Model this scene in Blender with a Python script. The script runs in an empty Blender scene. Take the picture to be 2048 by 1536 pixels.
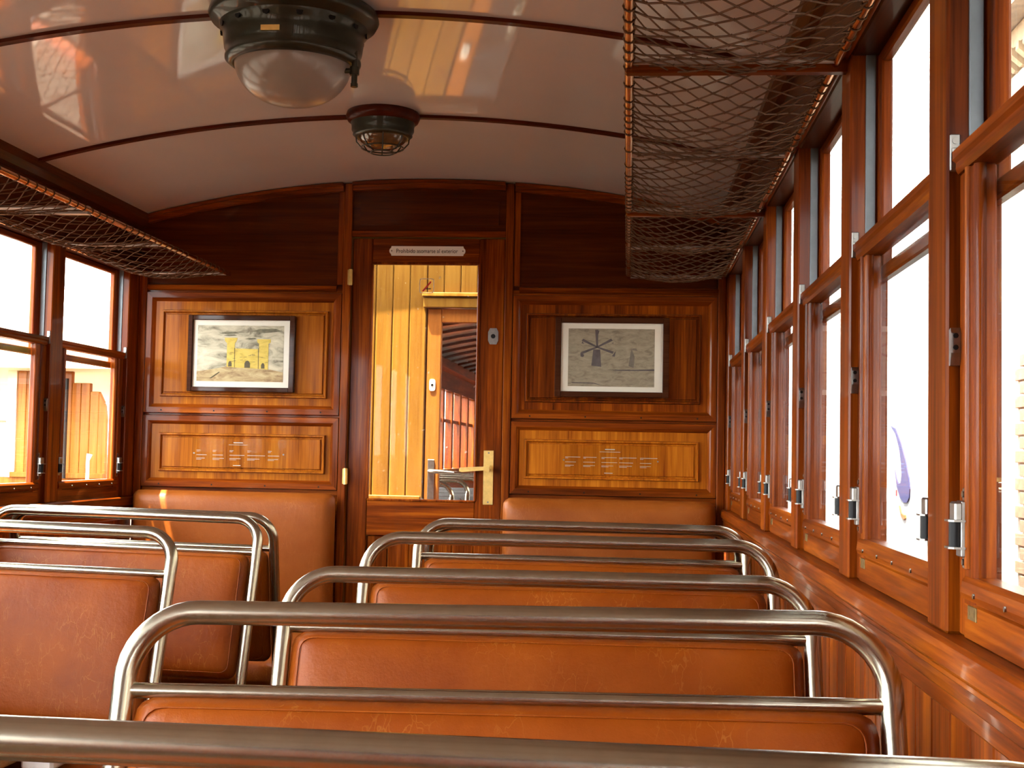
import bpy, bmesh, math, random
from mathutils import Vector, Matrix
random.seed(7)
SC = bpy.context.scene
COL = SC.collection

# ------------------------------------------------------------------ camera, sky, sun, exposure
CAM = Vector((0.757, 0.0, 1.12))
cd = bpy.data.cameras.new('camera'); cam = bpy.data.objects.new('camera', cd); COL.objects.link(cam)
cd.sensor_width = 36.0; cd.lens = 36.0 * 2650.0 / 2048.0; cd.clip_start = 0.02; cd.clip_end = 300
_r = Vector((0.99598431, 0.08741434, 0.01933872)); _u = Vector((-0.01468305, -0.05359249, 0.99845493)); _f = Vector((-0.08831569, 0.9947294, 0.05209377))
cam.matrix_world = Matrix(((_r.x, _u.x, -_f.x, CAM.x), (_r.y, _u.y, -_f.y, CAM.y), (_r.z, _u.z, -_f.z, CAM.z), (0, 0, 0, 1)))
SC.camera = cam

world = bpy.data.worlds.new('sky'); SC.world = world; world.use_nodes = True
bg = world.node_tree.nodes['Background']
bg.inputs[0].default_value = (0.95, 0.97, 1.0, 1); bg.inputs[1].default_value = 19.0

sd = bpy.data.lights.new('sun', 'SUN'); sun = bpy.data.objects.new('sun', sd); COL.objects.link(sun)
sd.energy = 60.0; sd.angle = math.radians(0.6); sd.color = (1.0, 0.86, 0.62)
sun.rotation_euler = Vector((0.255, 0.155, -0.955)).to_track_quat('-Z', 'Y').to_euler()

SC.view_settings.view_transform = 'Standard'; SC.view_settings.look = 'None'
SC.view_settings.gamma = 1.0; SC.view_settings.use_curve_mapping = False
SC.view_settings.exposure = 0.3
SC.cycles.max_bounces = 8; SC.cycles.diffuse_bounces = 5; SC.cycles.glossy_bounces = 5
SC.cycles.transparent_max_bounces = 24; SC.cycles.sample_clamp_indirect = 12.0
SC.cycles.caustics_reflective = False; SC.cycles.caustics_refractive = False

# ------------------------------------------------------------------ materials
def new_mat(name):
    m = bpy.data.materials.new(name); m.use_nodes = True
    nt = m.node_tree; p = nt.nodes['Principled BSDF']
    return m, nt, p
def N(nt, t, **kw):
    n = nt.nodes.new(t)
    for k, v in kw.items(): setattr(n, k, v)
    return n
def ramp(nt, stops):
    r = N(nt, 'ShaderNodeValToRGB'); e = r.color_ramp.elements
    while len(e) < len(stops): e.new(0.5)
    for i, (pos, c) in enumerate(stops): e[i].position = pos; e[i].color = (*c, 1)
    return r
def noise(nt, vec, scale, detail=4, rough=0.55, dist=0.0):
    n = N(nt, 'ShaderNodeTexNoise'); n.inputs['Scale'].default_value = scale; n.inputs['Detail'].default_value = detail
    n.inputs['Roughness'].default_value = rough; n.inputs['Distortion'].default_value = dist
    nt.links.new(vec, n.inputs['Vector']); return n
def bump(nt, p, h, strength, dist=0.002):
    b = N(nt, 'ShaderNodeBump'); b.inputs['Strength'].default_value = strength; b.inputs['Distance'].default_value = dist
    nt.links.new(h, b.inputs['Height']); nt.links.new(b.outputs[0], p.inputs['Normal']); return b
def wood(name, axis, dark=(0.045, 0.0065, 0.001), mid=(0.195, 0.036, 0.0025), light=(0.42, 0.105, 0.005), rough=0.36, coat=0.14, coat_rough=0.07, spec=0.05):
    m, nt, p = new_mat(name); L = nt.links.new
    tc = N(nt, 'ShaderNodeTexCoord'); oi = N(nt, 'ShaderNodeObjectInfo')
    mp = N(nt, 'ShaderNodeMapping'); s = [26.0, 26.0, 26.0]; s[axis] = 1.3; mp.inputs['Scale'].default_value = s
    ad = N(nt, 'ShaderNodeVectorMath', operation='ADD'); mu = N(nt, 'ShaderNodeVectorMath', operation='SCALE')
    cb = N(nt, 'ShaderNodeCombineXYZ')
    for i in range(3): L(oi.outputs['Random'], cb.inputs[i])
    L(cb.outputs[0], mu.inputs[0]); mu.inputs['Scale'].default_value = 13.7
    L(tc.outputs['Object'], ad.inputs[0]); L(mu.outputs[0], ad.inputs[1]); L(ad.outputs[0], mp.inputs['Vector'])
    n1 = noise(nt, mp.outputs[0], 1.0, 5, 0.6, 0.6)
    mp2 = N(nt, 'ShaderNodeMapping'); s = [170.0, 170.0, 170.0]; s[axis] = 5.0; mp2.inputs['Scale'].default_value = s
    L(ad.outputs[0], mp2.inputs['Vector']); n2 = noise(nt, mp2.outputs[0], 1.0, 3, 0.6)
    mx = N(nt, 'ShaderNodeMath', operation='MULTIPLY_ADD'); L(n2.outputs[0], mx.inputs[0]); mx.inputs[1].default_value = 0.42
    sb = N(nt, 'ShaderNodeMath', operation='MULTIPLY_ADD'); L(n1.outputs[0], sb.inputs[0]); sb.inputs[1].default_value = 0.85; sb.inputs[2].default_value = -0.15
    L(sb.outputs[0], mx.inputs[2])
    r = ramp(nt, [(0.26, dark), (0.5, mid), (0.74, light)]); L(mx.outputs[0], r.inputs[0])
    hs = N(nt, 'ShaderNodeHueSaturation'); L(r.outputs[0], hs.inputs['Color'])
    mr = N(nt, 'ShaderNodeMapRange'); L(oi.outputs['Random'], mr.inputs[0]); mr.inputs[3].default_value = 0.82; mr.inputs[4].default_value = 1.14
    L(mr.outputs[0], hs.inputs['Value']); L(hs.outputs[0], p.inputs['Base Color'])
    p.inputs['Roughness'].default_value = rough; p.inputs['Specular IOR Level'].default_value = spec
    p.inputs['Coat Weight'].default_value = coat; p.inputs['Coat Roughness'].default_value = coat_rough
    bump(nt, p, n2.outputs[0], 0.12, 0.001)
    return m
def plain(name, col, rough=0.5, metal=0.0, coat=0.0, var=0.0, scale=30, bmp=0.0, spec=None):
    m, nt, p = new_mat(name); L = nt.links.new
    p.inputs['Roughness'].default_value = rough; p.inputs['Metallic'].default_value = metal; p.inputs['Coat Weight'].default_value = coat
    if spec is not None: p.inputs['Specular IOR Level'].default_value = spec
    tc = N(nt, 'ShaderNodeTexCoord'); n = noise(nt, tc.outputs['Object'], scale, 4)
    a = tuple(c * (1 - var) for c in col); b = tuple(min(1, c * (1 + var)) for c in col)
    r = ramp(nt, [(0.3, a), (0.7, b)]); L(n.outputs[0], r.inputs[0]); L(r.outputs[0], p.inputs['Base Color'])
    if bmp: bump(nt, p, n.outputs[0], bmp)
    return m
def leather_mat(name, a, b, c):
    m, nt, p = new_mat(name); L = nt.links.new
    tc = N(nt, 'ShaderNodeTexCoord'); oi = N(nt, 'ShaderNodeObjectInfo')
    mu = N(nt, 'ShaderNodeVectorMath', operation='SCALE'); mu.inputs['Scale'].default_value = 9.0
    cb = N(nt, 'ShaderNodeCombineXYZ')
    for i in range(3): L(oi.outputs['Random'], cb.inputs[i])
    L(cb.outputs[0], mu.inputs[0]); ad = N(nt, 'ShaderNodeVectorMath', operation='ADD'); L(tc.outputs['Object'], ad.inputs[0]); L(mu.outputs[0], ad.inputs[1])
    n1 = noise(nt, ad.outputs[0], 5.0, 5, 0.6)
    r = ramp(nt, [(0.3, a), (0.7, b)]); L(n1.outputs[0], r.inputs[0])
    # pale crackle lines, mostly upright
    mp = N(nt, 'ShaderNodeMapping'); mp.inputs['Scale'].default_value = (1.0, 1.0, 0.28); L(ad.outputs[0], mp.inputs['Vector'])
    nd = noise(nt, mp.outputs[0], 26.0, 3, 0.6); sc = N(nt, 'ShaderNodeVectorMath', operation='SCALE'); sc.inputs['Scale'].default_value = 0.05; L(nd.outputs['Color'], sc.inputs[0])
    a2 = N(nt, 'ShaderNodeVectorMath', operation='ADD'); L(mp.outputs[0], a2.inputs[0]); L(sc.outputs[0], a2.inputs[1])
    vo = N(nt, 'ShaderNodeTexVoronoi', feature='DISTANCE_TO_EDGE'); vo.inputs['Scale'].default_value = 46.0; L(a2.outputs[0], vo.inputs['Vector'])
    cr = ramp(nt, [(0.0, (1, 1, 1)), (0.03, (0, 0, 0))]); L(vo.outputs['Distance'], cr.inputs[0])
    n3 = noise(nt, ad.outputs[0], 9.0, 3); th = ramp(nt, [(0.44, (0, 0, 0)), (0.64, (0.32, 0.32, 0.32))]); L(n3.outputs[0], th.inputs[0])
    ml = N(nt, 'ShaderNodeMath', operation='MULTIPLY'); L(cr.outputs[0], ml.inputs[0]); L(th.outputs[0], ml.inputs[1])
    mix = N(nt, 'ShaderNodeMix', data_type='RGBA'); L(ml.outputs[0], mix.inputs['Factor']); L(r.outputs[0], mix.inputs['A']); mix.inputs['B'].default_value = (*c, 1)
    L(mix.outputs['Result'], p.inputs['Base Color'])
    rr = N(nt, 'ShaderNodeMapRange'); L(n1.outputs[0], rr.inputs[0]); rr.inputs[3].default_value = 0.34; rr.inputs[4].default_value = 0.5; L(rr.outputs[0], p.inputs['Roughness'])
    p.inputs['Specular IOR Level'].default_value = 0.2
    fine = noise(nt, ad.outputs[0], 60.0, 4, 0.7); sm = N(nt, 'ShaderNodeMath', operation='ADD'); L(fine.outputs[0], sm.inputs[0]); L(nd.outputs[0], sm.inputs[1])
    bump(nt, p, sm.outputs[0], 0.5, 0.002)
    return m
def glass_mat(name, tint=(0.97, 0.98, 0.96), dirt=0.0, refl=1.0):
    m = bpy.data.materials.new(name); m.use_nodes = True; nt = m.node_tree; L = nt.links.new
    for n in list(nt.nodes): nt.nodes.remove(n)
    out = N(nt, 'ShaderNodeOutputMaterial'); t = N(nt, 'ShaderNodeBsdfTransparent'); t.inputs[0].default_value = (*tint, 1)
    g = N(nt, 'ShaderNodeBsdfGlossy'); g.inputs['Roughness'].default_value = 0.012
    ge = N(nt, 'ShaderNodeNewGeometry'); mr = N(nt, 'ShaderNodeMapRange'); L(ge.outputs['Backfacing'], mr.inputs[0]); mr.inputs[3].default_value = 1.5; mr.inputs[4].default_value = 1 / 1.5
    fr = N(nt, 'ShaderNodeFresnel'); L(mr.outputs[0], fr.inputs['IOR'])
    mm = N(nt, 'ShaderNodeMath', operation='MULTIPLY'); L(fr.outputs[0], mm.inputs[0]); mm.inputs[1].default_value = refl
    mx = N(nt, 'ShaderNodeMixShader'); L(mm.outputs[0], mx.inputs[0]); L(t.outputs[0], mx.inputs[1]); L(g.outputs[0], mx.inputs[2])
    last = mx
    if dirt:
        d = N(nt, 'ShaderNodeBsdfDiffuse'); d.inputs[0].default_value = (0.8, 0.78, 0.75, 1)
        tc = N(nt, 'ShaderNodeTexCoord'); n = noise(nt, tc.outputs['Object'], 42.0, 2); r = ramp(nt, [(0.70, (0.012, 0.012, 0.012)), (0.76, (dirt, dirt, dirt))]); L(n.outputs[0], r.inputs[0])
        m2 = N(nt, 'ShaderNodeMixShader'); L(r.outputs[0], m2.inputs[0]); L(mx.outputs[0], m2.inputs[1]); L(d.outputs[0], m2.inputs[2]); last = m2
    L(last.outputs[0], out.inputs[0]); return m

WX, WY, WZ = wood('mahogany_x', 0), wood('mahogany_y', 1), wood('mahogany_z', 2)
DX = wood('shade_dark_wood_x', 0, (0.03, 0.005, 0.001), (0.075, 0.014, 0.002), (0.12, 0.026, 0.003)); DY = wood('shade_dark_wood_y', 1, (0.03, 0.005, 0.001), (0.075, 0.014, 0.002), (0.12, 0.026, 0.003))  # darker copy of the mahogany: shade on the upper boards put into the colour
# golden varnished field boards of the end-wall panels
GX = wood('golden_wood_x', 0, (0.20, 0.045, 0.005), (0.40, 0.115, 0.008), (0.56, 0.19, 0.014), coat=0.05)
GZ = wood('golden_wood_z', 2, (0.18, 0.036, 0.004), (0.40, 0.115, 0.007), (0.60, 0.21, 0.014), coat=0.05)
PINE = wood('yellow_plank', 2, (0.14, 0.055, 0.007), (0.205, 0.096, 0.014), (0.26, 0.135, 0.024), 0.45, 0.05)
ORANGEW = wood('orange_carriage_wood', 2, (0.20, 0.06, 0.010), (0.29, 0.10, 0.018), (0.36, 0.14, 0.03), 0.5, 0.1)
DARKW = wood('dark_frame_wood', 0, (0.03, 0.008, 0.003), (0.055, 0.016, 0.006), (0.08, 0.025, 0.01), 0.4, 0.3)
LEATHER = leather_mat('cognac_leather', (0.22, 0.040, 0.0025), (0.34, 0.076, 0.004), (0.62, 0.27, 0.05))
LEATHER2 = leather_mat('bench_leather', (0.24, 0.055, 0.006), (0.33, 0.09, 0.012), (0.46, 0.17, 0.04))
CHROME = plain('nickel_tube', (0.52, 0.485, 0.375), 0.24, 1.0, var=0.06, scale=60)
STEEL = plain('steel', (0.24, 0.23, 0.215), 0.36, 1.0, var=0.15, scale=80)
BRASS = plain('brass', (0.72, 0.5, 0.16), 0.3, 1.0, var=0.12, scale=50)
COPPER = plain('copper_rail', (0.62, 0.30, 0.12), 0.25, 1.0, var=0.1, scale=40)
BARMETAL = plain('painted_bar', (0.42, 0.38, 0.36), 0.36, 0.7, var=0.1)
CHANNEL = plain('grey_channel', (0.17, 0.20, 0.22), 0.38, 0.3, var=0.12)
BLACK = plain('black_rubber', (0.008, 0.008, 0.008), 0.4, 0.0, var=0.2, spec=0.15)
DULLBRASS = plain('tarnished_brass', (0.20, 0.13, 0.05), 0.5, 1.0, var=0.3, scale=120)
CEIL = plain('ceiling_enamel', (0.70, 0.685, 0.71), 0.4, 0.0, coat=1.0, var=0.03, scale=3)
CEIL.node_tree.nodes['Principled BSDF'].inputs['Coat Roughness'].default_value = 0.05
STRIP = wood('ceiling_strip', 0, (0.04, 0.006, 0.002), (0.08, 0.012, 0.004), (0.12, 0.02, 0.006))
LAMPMETAL = plain('lamp_green_bronze', (0.028, 0.028, 0.016), 0.38, 0.5, coat=0.3, var=0.25, scale=25)
OPAL = plain('opal_globe', (0.33, 0.29, 0.255), 0.28, 0.0, coat=0.2, var=0.05, scale=6)
LENSGLASS = plain('amber_lens', (0.16, 0.09, 0.04), 0.12, 0.0, coat=1.0, var=0.2)
CORD = plain('net_cord', (0.11, 0.048, 0.019), 0.8, 0.0, var=0.3, scale=90)
GLASS = glass_mat('window_glass', refl=0.7)
DOORGLASS = glass_mat('door_glass', (0.95, 0.95, 0.93), 0.5, 0.12)
ACRYL = glass_mat('clear_acrylic', (0.96, 0.96, 0.95), 0.0, 0.03)
WHITE = plain('white_enamel', (0.8, 0.79, 0.74), 0.3, 0.0, coat=0.4, var=0.02)
PRINT = plain('white_print', (0.55, 0.54, 0.48), 0.5, 0.0, var=0.02)
INK = plain('black_ink', (0.02, 0.02, 0.02), 0.5, 0.0, var=0.02)
RED = plain('red_print', (0.6, 0.03, 0.05), 0.4, 0.0, var=0.02)
FLOORM = wood('floor_board', 1, (0.05, 0.03, 0.015), (0.09, 0.05, 0.025), (0.13, 0.075, 0.04), 0.6, 0.1)
BASEM = plain('seat_base_paint', (0.06, 0.035, 0.025), 0.5, 0.2, var=0.1)
MATB = plain('picture_mat', (0.80, 0.77, 0.66), 0.7, 0.0, var=0.02)

# ------------------------------------------------------------------ mesh helpers
class MB:
    def __init__(s): s.v = []; s.f = []; s.m = []; s.smooth = []
    def add(s, verts, faces, mat=0, smooth=False):
        o = len(s.v); s.v += [tuple(v) for v in verts]
        for f in faces: s.f.append([i + o for i in f]); s.m.append(mat); s.smooth.append(smooth)
        return s
    def box(s, x0, x1, y0, y1, z0, z1, b=0.0, mat=0):
        x0, x1 = min(x0, x1), max(x0, x1); y0, y1 = min(y0, y1), max(y0, y1); z0, z1 = min(z0, z1), max(z0, z1)
        b = min(b, (x1 - x0) * .45, (y1 - y0) * .45, (z1 - z0) * .45)
        if b <= 0:
            v = [(x, y, z) for x in (x0, x1) for y in (y0, y1) for z in (z0, z1)]
            return s.add(v, [(0, 1, 3, 2), (4, 6, 7, 5), (0, 4, 5, 1), (2, 3, 7, 6), (0, 2, 6, 4), (1, 5, 7, 3)], mat)
        c = ((x0, x1), (y0, y1), (z0, z1)); v = []; idx = {}
        for i in (0, 1):
            for j in (0, 1):
                for k in (0, 1):
                    for a in range(3):
                        pt = [c[0][i], c[1][j], c[2][k]]
                        sg = (i, j, k)
                        for q in range(3):
                            if q != a: pt[q] += b if sg[q] == 0 else -b
                        idx[(i, j, k, a)] = len(v); v.append(pt)
        F = []
        for a in range(3):
            p, q = [(1, 2), (0, 2), (0, 1)][a]
            for sd in (0, 1):
                ring = []
                for (m1, m2) in ((0, 0), (1, 0), (1, 1), (0, 1)):
                    t = [0, 0, 0]; t[a] = sd; t[p] = m1; t[q] = m2; ring.append(idx[(*t, a)])
                F.append(ring)
            for m1 in (0, 1):
                for m2 in (0, 1):
                    t0 = [0, 0, 0]; t0[p] = m1; t0[q] = m2; t1 = list(t0); t1[a] = 1
                    F.append([idx[(*t0, p)], idx[(*t1, p)], idx[(*t1, q)], idx[(*t0, q)]])
        for i in (0, 1):
            for j in (0, 1):
                for k in (0, 1): F.append([idx[(i, j, k, 0)], idx[(i, j, k, 1)], idx[(i, j, k, 2)]])
        return s.add(v, F, mat)
    def prism(s, poly, axis, a0, a1, mat=0, smooth=False):
        # poly: 2D points in the two other axes (in xyz order); extruded along axis
        n = len(poly); v = []
        for a in (a0, a1):
            for (p, q) in poly:
                t = [p, q]; t.insert(axis, a); v.append(t)
        F = [list(range(n))[::-1], list(range(n, 2 * n))]
        s.add(v, F, mat)
        return s.add(v, [(i, (i + 1) % n, (i + 1) % n + n, i + n) for i in range(n)], mat, smooth)
    def tube(s, pts, r, n=10, mat=0, closed=False, cap=True):
        pts = [Vector(p) for p in pts]; m = len(pts); v = []
        t0 = (pts[1] - pts[0]).normalized(); up = Vector((0, 0, 1)) if abs(t0.z) < 0.9 else Vector((1, 0, 0))
        nrm = t0.cross(up).normalized(); prev = t0
        for i, p in enumerate(pts):
            if closed: t = (pts[(i + 1) % m] - pts[i - 1]).normalized()
            else: t = (pts[min(i + 1, m - 1)] - pts[max(i - 1, 0)]).normalized()
            q = prev.rotation_difference(t); nrm = q @ nrm; nrm = (nrm - t * nrm.dot(t)).normalized(); prev = t
            bn = t.cross(nrm); rr = r[i] if isinstance(r, (list, tuple)) else r
            for k in range(n):
                a = 2 * math.pi * k / n; v.append(p + (nrm * math.cos(a) + bn * math.sin(a)) * rr)
        F = []
        for i in range(m if closed else m - 1):
            for k in range(n):
                i2 = (i + 1) % m; F.append((i * n + k, i * n + (k + 1) % n, i2 * n + (k + 1) % n, i2 * n + k))
        s.add(v, F, mat, True)
        if cap and not closed: s.add(v[:n], [list(range(n))[::-1]], mat); s.add(v[-n:], [list(range(n))], mat)
        return s
    def lathe(s, prof, cx, cy, n=40, mat=0, smooth=True):
        v = []
        for (r, z) in prof:
            for k in range(n):
                a = 2 * math.pi * k / n; v.append((cx + r * math.cos(a), cy + r * math.sin(a), z))
        F = []
        for i in range(len(prof) - 1):
            for k in range(n): F.append((i * n + k, i * n + (k + 1) % n, (i + 1) * n + (k + 1) % n, (i + 1) * n + k))
        return s.add(v, F, mat, smooth)
def origin(o):
    p = Vector((0, 0, 0))
    while o is not None: p = p + o.location; o = o.parent
    return p
def mesh_of(name, mb, mats, off=Vector((0, 0, 0))):
    me = bpy.data.meshes.new(name); me.from_pydata([(a - off.x, b - off.y, c - off.z) for a, b, c in mb.v], [], mb.f)
    for m in (mats if isinstance(mats, (list, tuple)) else [mats]): me.materials.append(m)
    me.polygons.foreach_set('material_index', mb.m); me.polygons.foreach_set('use_smooth', mb.smooth)
    bm = bmesh.new(); bm.from_mesh(me); bmesh.ops.recalc_face_normals(bm, faces=bm.faces); bm.to_mesh(me); bm.free()
    me.update(); return me
def obj(name, mb, mats, parent=None):
    """one mesh object; coordinates of mb are world ones, parent stands unrotated"""
    o = bpy.data.objects.new(name, mesh_of(name, mb, mats, origin(parent))); COL.objects.link(o); o.parent = parent
    return o
def tag(o, label=None, cat=None, group=None, kind=None):
    if label: o['label'] = label
    if cat: o['category'] = cat
    if group: o['group'] = group
    if kind: o['kind'] = kind
    return o
def thing(name, label, cat, loc, group=None, kind=None):
    o = bpy.data.objects.new(name, None); COL.objects.link(o); o.location = loc; o.empty_display_size = 0.1
    return tag(o, label, cat, group, kind)
def share(o, name, parent, loc):
    c = bpy.data.objects.new(name, o.data); COL.objects.link(c); c.parent = parent; c.location = loc; return c
B = lambda *a, **k: MB().box(*a, **k)

# ------------------------------------------------------------------ dimensions
HW = 1.107            # inner face of the side posts
YE = 4.90             # end wall
YB = -1.80            # rear of the part that is built
PITCH, POST = 0.6545, 0.09
def py(k): return 1.505 + PITCH * k         # near edge of post k
RC = 4.39
def zc(x, top=2.137): return top - (RC - math.sqrt(max(RC * RC - x * x, 0.01)))

# ------------------------------------------------------------------ ground and shell
g = obj('ground', B(-600, 600, -600, 600, -1.05, -0.95), plain('ballast', (0.05, 0.043, 0.036), 0.9, var=0.35, scale=9)); tag(g, 'pale gravel ground beside the tracks', 'ground', kind='structure')
fl = obj('floor', B(-1.19, 1.19, YB, 4.95, -0.06, 0.0), FLOORM); tag(fl, 'wooden floor of the carriage under the seats', 'floor', kind='structure')
rw = obj('wall_rear', B(-1.19, 1.19, YB - 0.05, YB, -0.06, 2.14), WZ); tag(rw, 'wooden rear wall of the saloon behind the viewer', 'wall', kind='structure')

def arc_pts(x0, x1, n, dz=0.0): return [(x0 + (x1 - x0) * i / n, zc(x0 + (x1 - x0) * i / n) + dz) for i in range(n + 1)]
ceil = thing('ceiling', 'glossy off-white vaulted ceiling in panels between dark strips', 'ceiling', (0, 2.0, 2.1), kind='structure')
SY = [YB, -0.80, 0.15, 1.10, 2.04, 2.98, 3.925, 4.90]
for a, b in zip(SY[:-1], SY[1:]):
    p = arc_pts(-1.105, 1.105, 36)
    mb = MB(); v = []; n = len(p)
    for y in (a, b): v += [(x, y, z) for x, z in p]
    for y in (a, b): v += [(x, y, z + 0.03) for x, z in p]
    mb.add(v, [(i, i + 1, n + i + 1, n + i) for i in range(n - 1)], 0, True)
    mb.add(v, [(2 * n + i, 3 * n + i, 3 * n + i + 1, 2 * n + i + 1) for i in range(n - 1)], 0, True)
    obj('panel', mb, CEIL, ceil)
for y in SY[1:-1]:
    p = arc_pts(-1.10, 1.10, 36); poly = p + [(x, z - 0.009) for x, z in reversed(p)]
    obj('batten', MB().prism(poly, 1, y - 0.012, y + 0.012), STRIP, ceil)
rp = arc_pts(-1.24, 1.24, 24, 0.06); poly = rp + [(x, z + 0.05) for x, z in reversed(rp)]
roof = obj('roof', MB().prism(poly, 1, YB - 0.1, 5.36), plain('roof_paint', (0.3, 0.29, 0.27), 0.7, var=0.1)); tag(roof, 'curved outer roof of the carriage over the ceiling', 'roof', kind='structure')  # unseen overhang lengthened to block sky light above the gap behind the door

# ------------------------------------------------------------------ side walls with their windows
def side(sx, nm):
    X = lambda d: sx * (HW + d)
    right = sx > 0
    w = thing('wall_' + nm, ('wooden window side of the saloon close to the right-hand seats' if right else 'wooden window side of the saloon behind the left-hand seats'), 'wall', (X(0.04), 1.5, 0), kind='structure')
    # outer skin under the windows and above them
    obj('outer_skin', B(X(0.040), X(0.064), YB, 4.95, -0.06, 0.925), WY, w)
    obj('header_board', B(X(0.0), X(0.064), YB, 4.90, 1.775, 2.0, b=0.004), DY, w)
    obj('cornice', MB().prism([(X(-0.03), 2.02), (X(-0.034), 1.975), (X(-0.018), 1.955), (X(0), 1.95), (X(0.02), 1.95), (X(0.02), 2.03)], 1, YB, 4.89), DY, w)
    obj('top_bead', MB().tube([(X(-0.002), YB, 1.785), (X(-0.002), 4.88, 1.785)], 0.008, 8), WY, w)
    # sill, nosing, apron rail, bead
    obj('sill', MB().prism([(X(0.064), 0.931), (X(-0.008), 0.931), (X(-0.0135), 0.927), (X(-0.015), 0.919), (X(-0.0145), 0.904), (X(-0.010), 0.899), (X(0.0), 0.899), (X(0.064), 0.899)], 1, YB, 4.885), WY, w)
    obj('apron_bead', MB().prism([(X(0.03), 0.9), (X(-0.004), 0.9), (X(-0.009), 0.897), (X(-0.009), 0.892), (X(-0.004), 0.888), (X(0.03), 0.888)], 1, YB, 4.885), WY, w)
    obj('apron_rail', MB().prism([(X(0.03), 0.889), (X(-0.004), 0.889), (X(-0.0055), 0.882), (X(-0.004), 0.872), (X(-0.001), 0.869), (X(-0.001), 0.851), (X(0.004), 0.846), (X(0.03), 0.846)], 1, YB, 4.885), WY, w)
    if right:
        y = 0.55; base = None; pw = 0.088
        while y < 4.88:
            y2 = min(y + pw, 4.885)
            if abs(y2 - y - pw) < 1e-6:
                if base is None:
                    base = obj('plank', MB().box(X(0.008), X(0.03), -pw / 2 + .0006, pw / 2 - .0006, 0.05, 0.847, b=0.004), WZ); base.parent = w
                    base.location = Vector((0, 0, 0)) ; me = base.data
                    me.transform(Matrix.Translation((-w.location.x, 0, 0)))
                    base.location = (0, (y + y2) / 2 - w.location.y, 0)
                else: share(base, 'plank', w, (0, (y + y2) / 2 - w.location.y, 0))
            else: obj('plank', B(X(0.008), X(0.03), y, y2, 0.05, 0.847, b=0.004), WZ, w)
            y = y2
        obj('lining', B(X(0.008), X(0.03), YB, 0.55, 0.05, 0.847), WZ, w)
    else: obj('lining', B(X(0.008), X(0.03), YB, 4.885, 0.05, 0.847), WZ, w)
    # posts
    for k in range(-5, 6):
        y0 = py(k); y1 = y0 + POST if k < 5 else 4.90
        po = obj('post', B(X(0), X(0.061), y0, y1, 0.931, 1.78, b=0.003), WZ, w)
        if k >= -1:
            obj('upper_channel', MB().box(X(0.024), X(0.040), y0 - 0.004, y0 + 0.001, 1.47, 1.775, b=0.001), CHANNEL, po)
            ub = MB().box(X(0.003), X(0.0145), y0 - 0.0035, y0 + 0.001, 1.444, 1.486, b=0.0012)
            ub.tube([(X(0.0088), y0 - 0.0045, 1.478), (X(0.0088), y0, 1.478)], 0.0036, 8); ub.tube([(X(0.0088), y0 - 0.0045, 1.451), (X(0.0088), y0, 1.451)], 0.0036, 8)
            ub.box(X(0.005), X(0.0125), y0 - 0.006, y0, 1.456, 1.470, b=0.001)
            obj('catch_plate', ub, STEEL, po)
            st = MB().prism([(y0, 1.266), (y0 - 0.007, 1.268), (y0 - 0.010, 1.262), (y0 - 0.010, 1.240), (y0 - 0.006, 1.226), (y0, 1.226)], 0, X(0.003), X(0.0135))
            stp = obj('sash_stop', st, STEEL, po)
            obj('screw', MB().tube([(X(0.008), y0 - 0.0112, 1.259), (X(0.008), y0 - 0.008, 1.259)], 0.003, 8).tube([(X(0.008), y0 - 0.0112, 1.246), (X(0.008), y0 - 0.008, 1.246)], 0.003, 8), BLACK, stp)
    # windows
    ks = range(0, 6)
    for k in ks:
        a, b = py(k - 1) + POST + 0.002, py(k) - 0.002
        n = 6 - k if right else 12 - k
        where = {0: 'nearest', 1: 'second', 2: 'third', 3: 'fourth', 4: 'fifth', 5: 'last, nearest the end wall,'}[k]
        if not right and k < 3: pass
        wn = thing('window_%d' % n, '%s drop-sash window of the %s-hand window row' % (where, nm) if k < 5 else 'last drop-sash window of the %s-hand row beside the end wall' % nm, 'window', (X(0.03), (a + b) / 2, 0.931), kind='structure')
        SW = 0.062; zb, zg, zt0, zt1 = 0.932, 0.998, 1.440, 1.465
        for (s0, s1, gi) in ((b - SW, b, b - SW), (a, a + SW, a + SW)):
            st = MB().box(X(0.014), X(0.038), s0, s1, zb, zt0, b=0.002)
            so = obj('stile', st, WZ, wn)
            sgn = 1 if gi == s0 else -1
            bd = MB().tube([(X(0.0155), gi + sgn * 0.022, zg + 0.008), (X(0.0155), gi + sgn * 0.022, zt0)], 0.006, 8)
            bd.tube([(X(0.0215), gi + sgn * 0.004, zg), (X(0.0215), gi + sgn * 0.004, zt0)], 0.007, 8)
            obj('bead', bd, WZ, so)
        br = MB().prism([(X(0.038), zb), (X(0.0132), zb), (X(0.0132), zg - 0.030), (X(0.0165), zg - 0.028), (X(0.0165), zg - 0.026), (X(0.010), zg - 0.024), (X(0.0085), zg - 0.018), (X(0.010), zg - 0.006), (X(0.0145), zg), (X(0.038), zg)], 1, a + SW - 0.035, b - SW + 0.035)
        ro = obj('bottom_rail', br, WY, wn)
        for yy in (b - 0.085, b - 0.20, (a + b) / 2 - .03, a + 0.13):
            if right or k > 2: obj('screw', MB().tube([(X(0.0068), yy, zg - 0.017), (X(0.0092), yy, zg - 0.017)], 0.0028, 8), STEEL, ro)
        if right: obj('brass_plate', B(X(0.0120), X(0.0140), b - 0.078, b - 0.044, 0.953, 0.968, b=0.0005).tube([(X(0.0118), b - 0.070, 0.960), (X(0.013), b - 0.070, 0.960)], 0.0025, 8).tube([(X(0.0118), b - 0.051, 0.960), (X(0.013), b - 0.051, 0.960)], 0.0025, 8), DULLBRASS, ro)
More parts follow.
